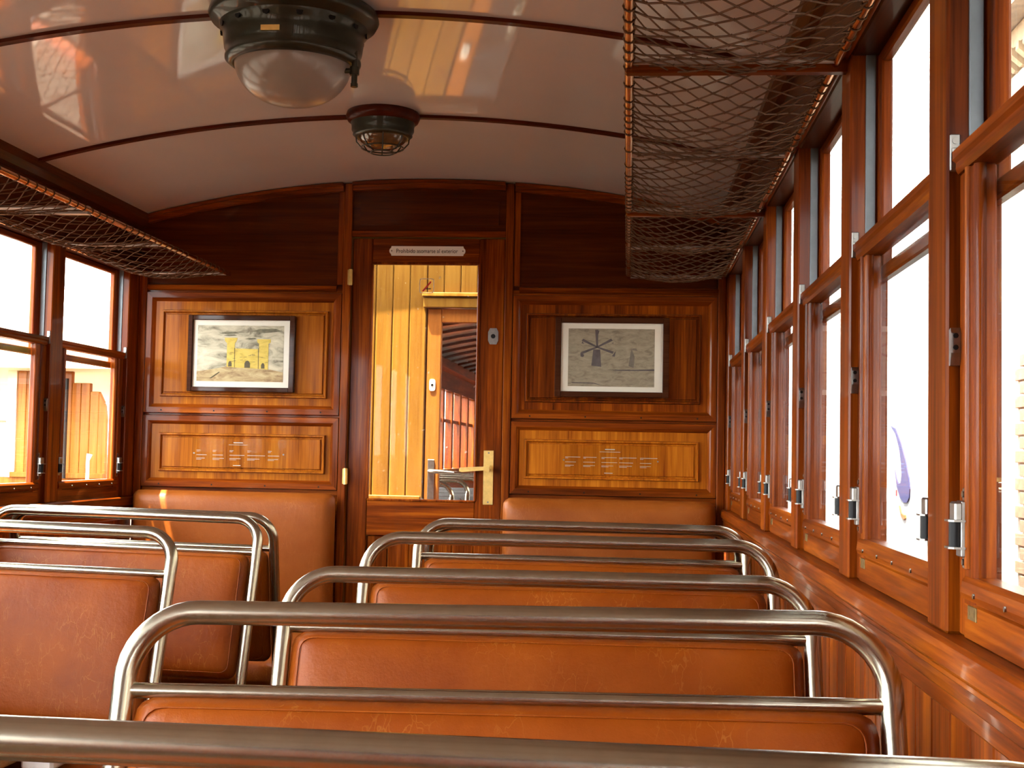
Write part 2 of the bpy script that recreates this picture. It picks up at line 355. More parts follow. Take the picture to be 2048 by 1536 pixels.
        mr = MB().prism([(X(0.041), zt0), (X(0.012), zt0), (X(0.009), zt0 + 0.006), (X(0.009), zt0 + 0.012), (X(0.005), zt0 + 0.016), (X(0.005), zt1), (X(0.041), zt1)], 1, a, b)
        obj('meeting_rail', mr, WY, wn)
        obj('lower_pane', B(X(0.026), X(0.029), a + SW - 0.01, b - SW + 0.01, zg - 0.01, zt0 + 0.005), GLASS, wn)
        # upper sash, further out
        for (s0, s1) in ((b - 0.038, b), (a, a + 0.038)): obj('upper_stile', B(X(0.043), X(0.060), s0, s1, 1.405, 1.775, b=0.003), WZ, wn)
        obj('upper_rail', B(X(0.043), X(0.060), a + 0.03, b - 0.03, 1.405, 1.428, b=0.003), WY, wn)
        obj('upper_rail', B(X(0.043), X(0.060), a + 0.03, b - 0.03, 1.755, 1.775, b=0.003), WY, wn)
        obj('upper_pane', B(X(0.050), X(0.053), a + 0.03, b - 0.03, 1.415, 1.762), GLASS, wn)
        # latches on both stiles
        for yl in ((b - 0.030, a + 0.016) if (right or k > 2) else (b - 0.030,)):
            la = obj('latch', MB().box(X(0.006), X(0.0145), yl - 0.011, yl + 0.011, 1.018, 1.078, b=0.001).box(X(-0.001), X(0.008), yl - 0.012, yl + 0.012, 1.056, 1.077, b=0.002), STEEL, wn)
            obj('roller', MB().tube([(X(0.004), yl, 1.028), (X(0.004), yl, 1.056)], 0.0085, 12), BLACK, la)
            fm = MB()
            for zz in (1.0265, 1.0555): fm.prism([(X(-0.007), yl - 0.009), (X(-0.007), yl + 0.009), (X(-0.002), yl + 0.014), (X(0.010), yl + 0.014), (X(0.010), yl - 0.014), (X(-0.002), yl - 0.014)], 2, zz, zz + 0.0022)
            obj('flange', fm, STEEL, la)
            tb = MB()
            for zz in (1.005, 1.078): tb.box(X(0.0118), X(0.0148), yl - 0.008, yl + 0.008, zz, zz + 0.014, b=0.001).tube([(X(0.0095), yl, zz + 0.007), (X(0.012), yl, zz + 0.007)], 0.0035, 8)
            obj('screw_tab', tb, STEEL, la)
side(1, 'right'); side(-1, 'left')

# ------------------------------------------------------------------ end wall
we = thing('wall_end', 'panelled mahogany end wall with an arched top around the door', 'wall', (0, YE, 0), kind='structure')
YF = YE - 0.012     # face of the flat boards
def arch_poly(x0, x1, z0, n=14, dz=0.012): return [(x0, z0), (x1, z0)] + [(x, z) for x, z in reversed(arc_pts(x0, x1, n, dz))]
for s in (-1, 1):
    x0, x1 = (0.318, 1.105) if s > 0 else (-1.105, -0.318)
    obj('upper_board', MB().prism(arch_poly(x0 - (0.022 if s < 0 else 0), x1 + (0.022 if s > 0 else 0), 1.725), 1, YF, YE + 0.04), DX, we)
    obj('backing_board', B(x0, x1, YF, YE + 0.04, 0.0, 1.725), WX, we)
    # thin applied outline moulding on the upper board
    sx = lambda x: s * x
    rail = obj('ledge_rail', MB().prism([(YF, 1.738), (YF - 0.012, 1.734), (YF - 0.015, 1.726), (YF - 0.006, 1.716), (YF, 1.714)], 0, min(sx(0.345), sx(1.095)), max(sx(0.345), sx(1.095))), WX, we)
    obj('corner_post', B(sx(1.076), sx(1.107), YF - 0.02, YF + 0.002, 0.0, 1.79, b=0.004), WZ, we)
    obj('door_post', B(sx(0.291), sx(0.321), YF - 0.018, YE + 0.04, 0.0, zc(0.306) - 0.004, b=0.003), WZ, we)
    obj('upper_stile', B(sx(0.322), sx(0.345), YF - 0.006, YF + .002, 1.74, zc(0.34) - 0.02, b=0.002), WZ, we)
    def framed(z0, z1, fr, step, fx0, fx1, fz0, fz1, mitre_mat):
        ox0, ox1 = sx(0.321), sx(1.077)
        lo, hi = min(ox0, ox1), max(ox0, ox1)
        yo, ym = YF - 0.016, YF - 0.022
        W_ = fr
        # four mitred frame pieces with a sloped inner edge
        def piece(kind):
            iw = W_
            o = {'l': [(lo, z0), (lo, z1), (lo + iw, z1 - iw), (lo + iw, z0 + iw)], 'r': [(hi, z1), (hi, z0), (hi - iw, z0 + iw), (hi - iw, z1 - iw)],
                 't': [(lo, z1), (hi, z1), (hi - iw, z1 - iw), (lo + iw, z1 - iw)], 'b': [(hi, z0), (lo, z0), (lo + iw, z0 + iw), (hi - iw, z0 + iw)]}[kind]
            k1 = 0.62
            def lerp(p, q, t): return (p[0] + (q[0] - p[0]) * t, p[1] + (q[1] - p[1]) * t)
            A, Bq, Cc, Dd = o; E1, F1 = lerp(A, Dd, k1), lerp(Bq, Cc, k1); E0, F0 = lerp(A, Dd, 0.08), lerp(Bq, Cc, 0.08); E2, F2 = lerp(A, Dd, 0.78), lerp(Bq, Cc, 0.78)
            v = [(A[0], YF, A[1]), (Bq[0], YF, Bq[1]), (E0[0], yo, E0[1]), (F0[0], yo, F0[1]), (E1[0], yo, E1[1]), (F1[0], yo, F1[1]),
                 (E2[0], yo + .005, E2[1]), (F2[0], yo + .005, F2[1]), (Dd[0], YF - .001, Dd[1]), (Cc[0], YF - .001, Cc[1])]
            m = MB().add(v, [(0, 1, 3, 2), (2, 3, 5, 4), (4, 5, 7, 6), (6, 7, 9, 8), (0, 2, 4, 6, 8), (1, 9, 7, 5, 3), (0, 8, 9, 1)])
            return m
        fobs = []
        for kd in 'lrtb': fobs.append(obj('panel_frame', piece(kd), WZ if kd in 'lr' else WX, we))
        # screws
        for q in range(4):
            xx = lo + (hi - lo) * (q + 0.35) / 3.7
            obj('screw', MB().tube([(xx, yo - 0.0012, z0 + 0.012), (xx, yo + .002, z0 + 0.012)], 0.003, 8), BLACK, fobs[3])
        # raised field: flat border, groove, bevel, flat centre
        a0, a1 = min(fx0, fx1), max(fx0, fx1)
        mb = MB(); y1, y2 = YF - 0.004, YF - 0.011
        def ring(d, y): return [(a0 + d, y, fz0 + d), (a1 - d, y, fz0 + d), (a1 - d, y, fz1 - d), (a0 + d, y, fz1 - d)]
        R_ = [ring(0, YF - .0005), ring(0.003, YF - .015), ring(0.008, YF - .015), ring(0.013, YF - .005), ring(0.016, YF - .005), ring(0.019, y2)]
        v = sum(R_, []); F = []
        for i in range(len(R_) - 1):
            for k in range(4): F.append((i * 4 + k, i * 4 + (k + 1) % 4, i * 4 + 4 + (k + 1) % 4, i * 4 + 4 + k))
        F.append([len(v) - 4 + i for i in range(4)]); mb.add(v, F)
        obj('panel_field', mb, mitre_mat, we)
        obj('panel_ground', B(lo + W_ - .004, hi - W_ + .004, YF - 0.002, YF + .004, z0 + W_ - .004, z1 - W_ + .004), mitre_mat, we)
    framed(1.246, 1.708, 0.037, 0.01, sx(0.372), sx(1.016), 1.309, 1.640, GZ if s < 0 else WZ)  # right upper field darker: the weaker window light there is put into the colour
    framed(0.968, 1.240, 0.035, 0.01, sx(0.373), sx(1.013), 1.027, 1.174, GZ)
# boards over the door and their frame, arched trim
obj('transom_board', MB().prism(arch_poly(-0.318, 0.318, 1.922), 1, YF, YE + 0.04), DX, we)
obj('transom_rail', B(-0.291, 0.291, YF - 0.016, YF + 0.01, 1.922, 1.945, b=0.003), WX, we)
ip = [(-0.262, 1.968), (0.262, 1.968)] + [(x, z - 0.075) for x, z in reversed(arc_pts(-0.262, 0.262, 10))]
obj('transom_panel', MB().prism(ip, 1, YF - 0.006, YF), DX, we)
for (x0, x1) in ((-1.09, -0.325), (-0.288, 0.288), (0.325, 1.09)):
    top = arc_pts(x0, x1, 14, -0.003); poly = top + [(x, z - 0.030) for x, z in reversed(top)]
    obj('arch_trim', MB().prism(poly, 1, YF - 0.028, YF), WX, we)
    top = arc_pts(x0, x1, 14, -0.003); poly = top + [(x, z - 0.012) for x, z in reversed(top)]
    obj('arch_bead', MB().prism(poly, 1, YF - 0.04, YF - 0.028), WX, we)

# ------------------------------------------------------------------ door
door = thing('door_1', 'mahogany end door with a tall glass pane and brass lever handle', 'door', (0, YE + 0.01, 0), kind='structure')
yd0, yd1 = YE - 0.006, YE + 0.032
gx0, gx1, gz0, gz1 = -0.213, 0.191, 0.938, 1.823
obj('stile', B(-0.2885, gx0, yd0, yd1, 0.01, 1.919, b=0.003), WZ, door)
obj('stile', B(gx1, 0.2885, yd0, yd1, 0.01, 1.919, b=0.003), WZ, door)
obj('rail', B(gx0, gx1, yd0, yd1, gz1, 1.919, b=0.002), WX, door)
obj('rail', B(gx0, gx1, yd0, yd1, 0.805, gz0, b=0.002), WX, door)
obj('rail', B(gx0, gx1, yd0, yd1, 0.01, 0.12, b=0.002), WX, door)
for i in range(5):
    w_ = (gx1 - gx0) / 5; obj('plank', B(gx0 + i * w_ + .0008, gx0 + (i + 1) * w_ - .0008, yd0 + 0.012, yd1 - .006, 0.12, 0.805, b=0.004), WZ, door)
for (a, b, c, d) in ((gx0 - .006, gx0 + .004, gz0, gz1), (gx1 - .004, gx1 + .006, gz0, gz1), (gx0, gx1, gz0 - .005, gz0 + .004), (gx0, gx1, gz1 - .004, gz1 + .006)):
    obj('glazing_bead', B(a, b, yd0 - 0.006, yd0 + 0.014, c, d, b=0.0025), WZ, door)
obj('pane', B(gx0 - .004, gx1 + .004, YE + 0.010, YE + 0.014, gz0 - .004, gz1 + .004), DOORGLASS, door)
hp = obj('handle_plate', B(0.2225, 0.2605, yd0 - 0.004, yd0, 0.927, 1.129, b=0.0015), BRASS, door)
lv = MB().tube([(0.2415, yd0 - 0.002, 1.062), (0.2415, yd0 - 0.032, 1.062)], 0.011, 14)
lv.tube([(0.2415, yd0 - 0.034, 1.062), (0.2415, yd0 - 0.040, 1.062)], 0.013, 14)
lv.prism([(0.250, 1.069), (0.232, 1.069), (0.145, 1.064), (0.138, 1.060), (0.138, 1.050), (0.146, 1.047), (0.232, 1.055), (0.250, 1.055)], 1, yd0 - 0.050, yd0 - 0.037)
obj('lever', lv, BRASS, hp)
obj('screw', MB().tube([(0.2415, yd0 - 0.0055, 1.119), (0.2415, yd0 - .003, 1.119)], 0.0035, 8), STEEL, hp); obj('screw', MB().tube([(0.2415, yd0 - 0.0055, 0.937), (0.2415, yd0 - .003, 0.937)], 0.0035, 8), STEEL, hp)
ex, ez = 0.249, 1.553
es = obj('lock_plate', MB().prism([(ex - .012, ez + .030), (ex + .012, ez + .030), (ex + .019, ez + .016), (ex + .019, ez - .016), (ex + .012, ez - .030), (ex - .012, ez - .030), (ex - .019, ez - .016), (ex - .019, ez + .016)], 1, yd0 - 0.004, yd0), STEEL, door)
obj('keyhole', MB().tube([(ex, yd0 - 0.0055, ez), (ex, yd0 - .002, ez)], 0.0085, 12), BLACK, es)
for hz in (1.767, 1.022):
    hg = MB().tube([(-0.291, YF - 0.021, hz - .030), (-0.291, YF - 0.021, hz + .030)], 0.007, 10); hg.box(-0.302, -0.283, YF - 0.02, YF - .015, hz - .028, hz + .028)
    obj('hinge', hg, BRASS, door)

def text_mesh(txt, h, x0, x1, zc_, y, mat, name, parent, bold=0.0):
    c = bpy.data.curves.new('lettering', 'FONT'); c.body = txt; c.size = h; c.align_x = 'CENTER'; c.align_y = 'CENTER'; c.extrude = 0.0004; c.offset = bold
    t = bpy.data.objects.new('lettering', c); COL.objects.link(t); bpy.context.view_layer.update()
    me = bpy.data.meshes.new_from_object(t.evaluated_get(bpy.context.evaluated_depsgraph_get())); bpy.data.objects.remove(t)
    xs = [v.co.x for v in me.vertices]; ys = [v.co.y for v in me.vertices]; s = (x1 - x0) / (max(xs) - min(xs)); mx = (max(xs) + min(xs)) / 2; my = (max(ys) + min(ys)) / 2
    off = origin(parent)
    for v in me.vertices: v.co = Vector(((x0 + x1) / 2 + (v.co.x - mx) * s - off.x, y - v.co.z - off.y, zc_ + (v.co.y - my) - off.z))
    me.materials.clear(); me.materials.append(mat)
    o = bpy.data.objects.new(name, me); COL.objects.link(o); o.parent = parent; return o
sg = thing('door_sign', 'white enamel plate with black lettering above the door glass', 'sign', (-0.006, yd0 - .003, 1.871))
sx0, sx1, sz0, sz1 = -0.150, 0.138, 1.853, 1.889
sp = [(sx0 + .008, sz1), (sx1 - .008, sz1), (sx1 - .0065, sz1 - .006), (sx1 - .001, sz1 - .012), (sx1, 1.871), (sx1 - .001, sz0 + .012), (sx1 - .0065, sz0 + .006), (sx1 - .008, sz0), (sx0 + .008, sz0), (sx0 + .0065, sz0 + .006), (sx0 + .001, sz0 + .012), (sx0, 1.871), (sx0 + .001, sz1 - .012), (sx0 + .0065, sz1 - .006)]
obj('plate', MB().prism(sp, 1, yd0 - 0.0035, yd0 - .0003), plain('sign_enamel', (0.93, 0.93, 0.9), 0.3, coat=0.4, var=0.01), sg)
text_mesh('Prohibido asomarse al exterior', 0.022, -0.123, 0.110, 1.871, yd0 - 0.0038, INK, 'lettering', sg, 0.0)
for xx in (sx0 + .009, sx1 - .009): obj('screw', MB().tube([(xx, yd0 - 0.005, 1.871), (xx, yd0 - .003, 1.871)], 0.0028, 8), STEEL, sg)
sk = thing('glass_sticker', 'small square no smoking sticker on the door glass', 'sticker', (-0.008, YE + .0095, 1.742))
def rrect(cx, cz, w, h, r, n=5):
    p = []
    for (qx, qz, a0) in ((1, 1, 0), (-1, 1, 90), (-1, -1, 180), (1, -1, 270)):
        for i in range(n + 1):
            a = math.radians(a0 + 90 * i / n); p.append((cx + qx * (w / 2 - r) + r * math.cos(a), cz + qz * (h / 2 - r) + r * math.sin(a)))
    return p
oc = rrect(-0.008, 1.742, 0.056, 0.056, 0.010); ic = rrect(-0.008, 1.742, 0.050, 0.050, 0.008); ys = YE + 0.0092
n = len(oc); v = [(x, ys, z) for x, z in oc] + [(x, ys, z) for x, z in ic] + [(x, ys + .0006, z) for x, z in oc] + [(x, ys + .0006, z) for x, z in ic]
F = []
for i in range(n):
    j = (i + 1) % n; F += [(i, j, n + j, n + i), (2 * n + i, 3 * n + i, 3 * n + j, 2 * n + j), (i, 2 * n + i, 2 * n + j, j), (n + i, n + j, 3 * n + j, 3 * n + i)]
obj('border', MB().add(v, F), WHITE, sk)
obj('slash', MB().prism([(-0.026, 1.722), (-0.020, 1.720), (0.010, 1.756), (0.006, 1.760)], 1, ys - .0002, ys + .0005), RED, sk)
obj('cigarette', B(-0.012, 0.008, ys - .0001, ys + .0005, 1.729, 1.733), INK, sk)

# ------------------------------------------------------------------ framed drawings and text plates on the end wall
YW = YF - 0.011     # surface of the raised fields
def skymat(name, a, b, c, sc):
    m, nt, p = new_mat(name); L = nt.links.new; tc = N(nt, 'ShaderNodeTexCoord'); mp = N(nt, 'ShaderNodeMapping'); mp.inputs['Scale'].default_value = (1, 1, 2.6); L(tc.outputs['Object'], mp.inputs['Vector'])
    n = noise(nt, mp.outputs[0], sc, 6, 0.65, 0.8); r = ramp(nt, [(0.33, a), (0.5, b), (0.66, c)]); L(n.outputs[0], r.inputs[0]); L(r.outputs[0], p.inputs['Base Color']); p.inputs['Roughness'].default_value = 0.75; return m
SKYP = skymat('drawn_sky', (0.14, 0.13, 0.09), (0.50, 0.46, 0.33), (0.66, 0.62, 0.46), 11.0)
EARTH = skymat('drawn_earth', (0.24, 0.14, 0.07), (0.46, 0.34, 0.17), (0.60, 0.50, 0.27), 16.0)
CASTLE = skymat('drawn_castle', (0.50, 0.36, 0.06), (0.66, 0.50, 0.10), (0.70, 0.54, 0.13), 22.0)
PENCIL = plain('pencil', (0.11, 0.09, 0.05), 0.8, var=0.2)
MILLP = skymat('drawn_haze', (0.20, 0.17, 0.12), (0.30, 0.26, 0.18), (0.36, 0.31, 0.22), 26.0)
MILLD = plain('mill_charcoal', (0.10, 0.085, 0.085), 0.8, var=0.3)
def picture(label, x0, x1, z0, z1, m0, m1, mz0, mz1, i0, i1, iz0, iz1):
    t = thing('framed_drawing', label, 'picture', ((x0 + x1) / 2, YW - .01, z0), 'framed drawings on the end wall')
    ya, yb = YW - 0.024, YW - 0.0005
    for (a, b, c, d) in ((x0, m0, z0, z1), (m1, x1, z0, z1), (m0, m1, mz1, z1), (m0, m1, z0, mz0)): obj('frame_side', B(a, b, ya, yb, c, d, b=0.002), DARKW, t)
    obj('mat_board', B(m0, m1, YW - 0.014, YW - .006, mz0, mz1), MATB, t)
    return t, YW - 0.0142
pl, yp = picture('framed drawing of a yellow castle with two towers, left of the door', -0.904, -0.494, 1.330, 1.618, -0.886, -0.514, 1.347, 1.600, 0, 0, 0, 0)
i0, i1, j0, j1 = -0.869, -0.537, 1.369, 1.580
iw, ih = i1 - i0, j1 - j0
Q = lambda u, v: (i0 + iw * u, j0 + ih * v)
def layer(mb, pts, y, mat): mb.prism([Q(*p) for p in pts], 1, y - .0003, y, mat)
mb = MB(); layer(mb, [(0, 0), (1, 0), (1, 1), (0, 1)], yp, 0)
layer(mb, [(0, 0), (1, 0), (1, .17), (.85, .22), (.62, .25), (.35, .27), (.2, .22), (0, .17)], yp - .0004, 1)
layer(mb, [(.345, .26), (.43, .25), (.435, .68), (.455, .72), (.465, .78), (.315, .78), (.32, .72), (.345, .68)], yp - .0008, 2)
layer(mb, [(.43, .25), (.71, .23), (.705, .58), (.435, .59)], yp - .0008, 2)
layer(mb, [(.715, .23), (.825, .22), (.825, .68), (.85, .70), (.85, .76), (.69, .76), (.695, .70), (.715, .68)], yp - .0008, 2)
def archd(u, v, w, h): return [(u - w / 2, v), (u + w / 2, v), (u + w / 2, v + h * .6), (u + w * .3, v + h * .9), (u, v + h), (u - w * .3, v + h * .9), (u - w / 2, v + h * .6)]
for (u, v, w, h) in ((.385, .265, .04, .10), (.585, .245, .065, .13), (.765, .235, .04, .10)): layer(mb, archd(u, v, w, h), yp - .0012, 3)
for i in range(16):
    u = random.uniform(.36, .80); v = random.uniform(.32, .70)
    if .45 < u < .70 and v > .56: v -= .2
    layer(mb, [(u, v), (u + .03, v + .002), (u + .03, v + .008), (u, v + .006)], yp - .0012, 3)
layer(mb, [(.435, .25), (.44, .25), (.437, .60), (.431, .60)], yp - .0013, 3); layer(mb, [(.71, .23), (.716, .23), (.712, .60), (.706, .60)], yp - .0013, 3)
layer(mb, [(.15, .05), (.17, .05), (.27, .16), (.26, .17)], yp - .0013, 3)
for (u, v, w, h) in ((.26, .86, .22, .05), (.62, .90, .36, .08), (.55, .76, .14, .035), (.30, .82, .16, .03)): layer(mb, [(u, v), (u + w * .4, v - h * .4), (u + w, v), (u + w * .8, v + h * .6), (u + w * .3, v + h * .5)], yp - .0005, 4)
obj('drawing', mb, [SKYP, EARTH, CASTLE, PENCIL, plain('drawn_cloud', (0.16, 0.15, 0.10), 0.8, var=0.4, scale=60)], pl)
pr, yp = picture('framed dim sketch of a windmill, right of the door', 0.483, 0.900, 1.331, 1.624, 0.505, 0.877, 1.351, 1.603, 0, 0, 0, 0)
i0, i1, j0, j1 = 0.531, 0.847, 1.370, 1.583; iw, ih = i1 - i0, j1 - j0
mb = MB(); layer(mb, [(0, 0), (1, 0), (1, 1), (0, 1)], yp, 0)
layer(mb, [(.27, .36), (.385, .34), (.37, .64), (.29, .64)], yp - .0004, 1)
for ang in (92, 32, -22, 150, 205): 
    a = math.radians(ang); cx, cz, L_ = .335, .68, .30 if ang == 92 else .25
    dx, dz = math.cos(a) * L_ * .8, math.sin(a) * L_
    px, pz = -math.sin(a) * .010, math.cos(a) * .012
    layer(mb, [(cx - px, cz - pz), (cx + dx - px * 1.8, cz + dz - pz * 1.8), (cx + dx + px * 1.8, cz + dz + pz * 1.8), (cx + px, cz + pz)], yp - .0006, 1)
    layer(mb, [(cx + dx - px * 3, cz + dz - pz * 3 - .02), (cx + dx + px * 3 + .02, cz + dz + pz * 3), (cx + dx + .02, cz + dz - .07), (cx + dx - .01, cz + dz - .06)], yp - .0007, 1)
layer(mb, [(.42, .29), (.8, .30), (1, .31), (1, .28), (.6, .275)], yp - .0004, 1); layer(mb, [(.70, .36), (.76, .33), (.77, .52), (.74, .64), (.80, .62), (.79, .66), (.73, .66)], yp - .0004, 2)
layer(mb, [(.04, .07), (.3, .065), (.42, .01), (.3, .05), (.05, .055)], yp - .0004, 1)
obj('drawing', mb, [MILLP, MILLD, plain('mill_grey', (0.17, 0.145, 0.12), 0.8, var=0.3)], pr)

def textplate(label, x0, x1, z0, z1, rows):
    t = thing('text_plate', label, 'plaque', ((x0 + x1) / 2, YW, z0), 'clear printed plates on the end wall')
    obj('acrylic_sheet', B(x0, x1, YW - 0.005, YW - 0.0008, z0, z1), ACRYL, t)
    mb = MB(); w, h = x1 - x0, z1 - z0
    for (u, v, du, th) in rows: mb.box(x0 + w * u, x0 + w * (u + du), YW - .0057, YW - .0051, z0 + h * v - th * .35, z0 + h * v + th * .35)
    tag(obj('print_lines', mb, PRINT, t), kind='stuff')
    for u in (0.02, 0.975): obj('screw', MB().tube([(x0 + w * u, YW - .008, z0 + h * .5), (x0 + w * u, YW - .004, z0 + h * .5)], 0.003, 8), STEEL, t)
rowsL = [(.44, .86, .10, .0042), (.39, .79, .20, .0016), (.44, .12, .08, .003)]
for c, (u, lens) in enumerate(zip((.045, .22, .40, .59, .81), ((.11, .09), (.11, .12), (.16, .12), (.19, .13), (.12, .11)))):
    rowsL += [(u, .60, .04, .0018), (u, .56, .03, .0016), (u, .45, lens[0], .0020), (u, .34, lens[1], .0018), (u, .30, lens[1] * .6, .0014)]
rowsR = [(.44, .86, .10, .0042), (.385, .78, .21, .0016), (.435, .10, .085, .003)]
for c, (u, lens) in enumerate(zip((.035, .22, .405, .585, .795), ((.155, .11, .09), (.135, .12, .12), (.155, .16, .12), (.175, .14, .13), (.175, .115, .11)))):
    rowsR += [(u, .60, lens[0], .0020), (u, .565, lens[0] * .2, .0016), (u, .44, lens[1], .0018), (u, .335, lens[2], .0016), (u, .30, lens[2] * .6, .0014)]
textplate('clear plate with small white print on the left lower panel', -0.879, -0.520, 1.040, 1.155, rowsL)
textplate('clear plate with small white print on the right lower panel', 0.513, 0.873, 1.042, 1.156, rowsR)

# ------------------------------------------------------------------ ceiling lamps
lx, ly = -0.030, 2.97; zt = 2.118
L1 = thing('ceiling_lamp', 'large round ceiling lamp with a frosted opal bowl', 'lamp', (lx, ly, zt))
obj('rose', MB().lathe([(0.0, zt + .012), (0.192, zt + .012), (0.196, zt - .002), (0.190, zt - .014), (0.176, zt - .018), (0.168, zt - .03), (0.0, zt - .03)], lx, ly, 56), LAMPMETAL, L1)
bd = MB().lathe([(0.172, zt - .014), (0.170, zt - .034), (0.163, zt - .040), (0.161, zt - .058), (0.158, zt - .080), (0.152, zt - .092), (0.156, zt - .098), (0.156, zt - .104), (0.146, zt - .112), (0.138, zt - .116), (0.133, zt - .108)], lx, ly, 56)
hs = obj('housing', bd, LAMPMETAL, L1)
for i in range(14):
    a = 2 * math.pi * i / 14 + .1; ca, sa = math.cos(a), math.sin(a)
    obj('vent', MB().tube([(lx + ca * .1655, ly + sa * .1655, zt - .037), (lx + ca * .1695, ly + sa * .1695, zt - .037)], 0.008, 8), BLACK, hs)
obj('name_plate', B(lx - .032, lx + .010, ly - .1635, ly - .1565, zt - .080, zt - .068), BRASS, hs)
gp = []
for i in range(13):
    a = math.radians(90 * i / 12); gp.append((0.1345 * math.cos(a) ** 0.8 if i < 12 else 0.0, zt - .110 - 0.094 * math.sin(a) ** 1.15))
obj('bowl', MB().lathe(gp, lx, ly, 56), OPAL, L1)
cx_, cy_ = lx + .149, ly - 0.02
obj('clamp_screw', MB().tube([(cx_, cy_, zt - .085), (cx_, cy_, zt - .165)], 0.007, 10).tube([(cx_, cy_, zt - .122), (cx_, cy_, zt - .140)], 0.011, 10).tube([(cx_ - .03, cy_, zt - .130), (cx_, cy_, zt - .130)], 0.006, 8).tube([(cx_, cy_, zt - .160), (cx_, cy_, zt - .168)], 0.0085, 10), LAMPMETAL, L1)
lx, ly = 0.005, 3.90; zt = 2.128
L2 = thing('ceiling_lamp', 'small caged bulkhead lamp on the ceiling strip before the door', 'lamp', (lx, ly, zt))
obj('rose', MB().lathe([(0.0, zt + .01), (0.108, zt + .01), (0.112, zt - .004), (0.106, zt - .018), (0.096, zt - .024), (0.0, zt - .024)], lx, ly, 44), STRIP, L2)
obj('housing', MB().lathe([(0.098, zt - .02), (0.094, zt - .034), (0.094, zt - .046), (0.088, zt - .056), (0.090, zt - .060), (0.078, zt - .070), (0.072, zt - .066)], lx, ly, 44), LAMPMETAL, L2)
obj('lens', MB().lathe([(0.073, zt - .062), (0.066, zt - .080), (0.045, zt - .094), (0.0, zt - .100)], lx, ly, 36), LENSGLASS, L2)
cg = MB()
for i in range(8):
    a = 2 * math.pi * i / 8 + .2; cg.tube([(lx + math.cos(a) * r, ly + math.sin(a) * r, z) for r, z in ((.080, zt - .066), (.078, zt - .082), (.062, zt - .100), (.036, zt - .112))], 0.0022, 6)
for r, z in ((.036, zt - .112), (.064, zt - .098)): cg.tube([(lx + r * math.cos(t * math.pi / 12), ly + r * math.sin(t * math.pi / 12), z) for t in range(24)], 0.0022, 6, closed=True)
obj('cage', cg, LAMPMETAL, L2)

# ------------------------------------------------------------------ luggage racks with nets
def rack(sx, label):
    xf, xb, zr = sx * 0.749, sx * 1.088, 1.772
    t = thing('luggage_rack', label, 'luggage rack', (sx * 0.92, 3.0, zr), 'netted luggage racks')
    y0, y1 = 0.90, 4.84
    obj('front_rail', MB().tube([(xf, y0, zr), (xf, y1, zr)], 0.0085, 10), COPPER, t)
    obj('back_rail', MB().tube([(xb, y0, zr), (xb, y1, zr)], 0.0075, 10), COPPER, t)
    for y in (2.20, 3.53, 0.92):
        br = obj('bracket', B(xf - sx * .006, sx * 1.112, y - .010, y + .012, zr - .014, zr + .010, b=0.002), WX if sx > 0 else BARMETAL, t)
        for dy in (-.026, .030): obj('stay_bar', MB().tube([(xf, y + dy, zr), (xb, y + dy, zr)], 0.0055, 8), BARMETAL, br)
    for y in (2.86, 4.15, 4.83, 1.56): obj('cross_bar', MB().tube([(xf, y, zr), (xb, y, zr)], 0.0065, 8), BARMETAL, t)
    sup = [0.92, 1.56, 2.20, 2.86, 3.53, 4.15, 4.83]
    def surf(u, y):          # u 0 front .. 1 back
        k = 0
        while k < len(sup) - 2 and y > sup[k + 1]: k += 1
        w = max(0.0, min(1.0, (y - sup[k]) / (sup[k + 1] - sup[k])))
        sag = (0.012 + 0.040 * math.sin(math.pi * w)) * math.sin(math.pi * u) ** 0.8 if 0 < u < 1 else 0
        return (xf + (xb - xf) * u, y, zr - sag + 0.003 * math.sin(37 * y + 23 * u))
    net = MB(); NU = 14; cell = 0.050; skew = cell * NU * 0.5 * 1.0
    rnd = random.Random(3 if sx > 0 else 4)
    m = int((y1 - y0) / cell)
    for d in (1, -1):
        for i in range(-NU // 2, m + NU // 2 + 1):
            pts = []
            for j in range(NU + 1):
                u = j / NU; y = y0 + (i + d * (j - NU / 2) * 0.5) * cell
                if y0 <= y <= y1:
                    p = surf(u, y); pts.append((p[0], p[1], p[2] + rnd.uniform(-.0012, .0012)))
            if len(pts) > 1: net.tube(pts, 0.0017, 4, cap=False)
    # knots
    for i in range(m):
        for j in range(1, NU):
            if (i + j) % 1 == 0:
                y = y0 + (i + ((j - NU // 2) % 2) * 0.5) * cell; p = surf(j / NU, y); r = 0.0030
                net.add([(p[0] + r, p[1], p[2]), (p[0] - r, p[1], p[2]), (p[0], p[1] + r, p[2]), (p[0], p[1] - r, p[2]), (p[0], p[1], p[2] + r), (p[0], p[1], p[2] - r)],
                        [(0, 2, 4), (2, 1, 4), (1, 3, 4), (3, 0, 4), (2, 0, 5), (1, 2, 5), (3, 1, 5), (0, 3, 5)])
    tag(obj('net', net, CORD, t), kind='stuff')
    ties = MB()
    for i in range(m):
        y = y0 + i * cell
        for (xx, r) in ((xf, .0098), (xb, .0088)):
            if rnd.random() < .85: ties.tube([(xx + r * math.cos(a * math.pi / 4), y + .002 * math.sin(a * math.pi / 4), zr + r * math.sin(a * math.pi / 4)) for a in range(8)], 0.0013, 4, closed=True)
    tag(obj('cord_ties', ties, CORD, t), kind='stuff')
rack(1, 'netted luggage rack above the right-hand windows')
rack(-1, 'netted luggage rack above the left-hand windows')

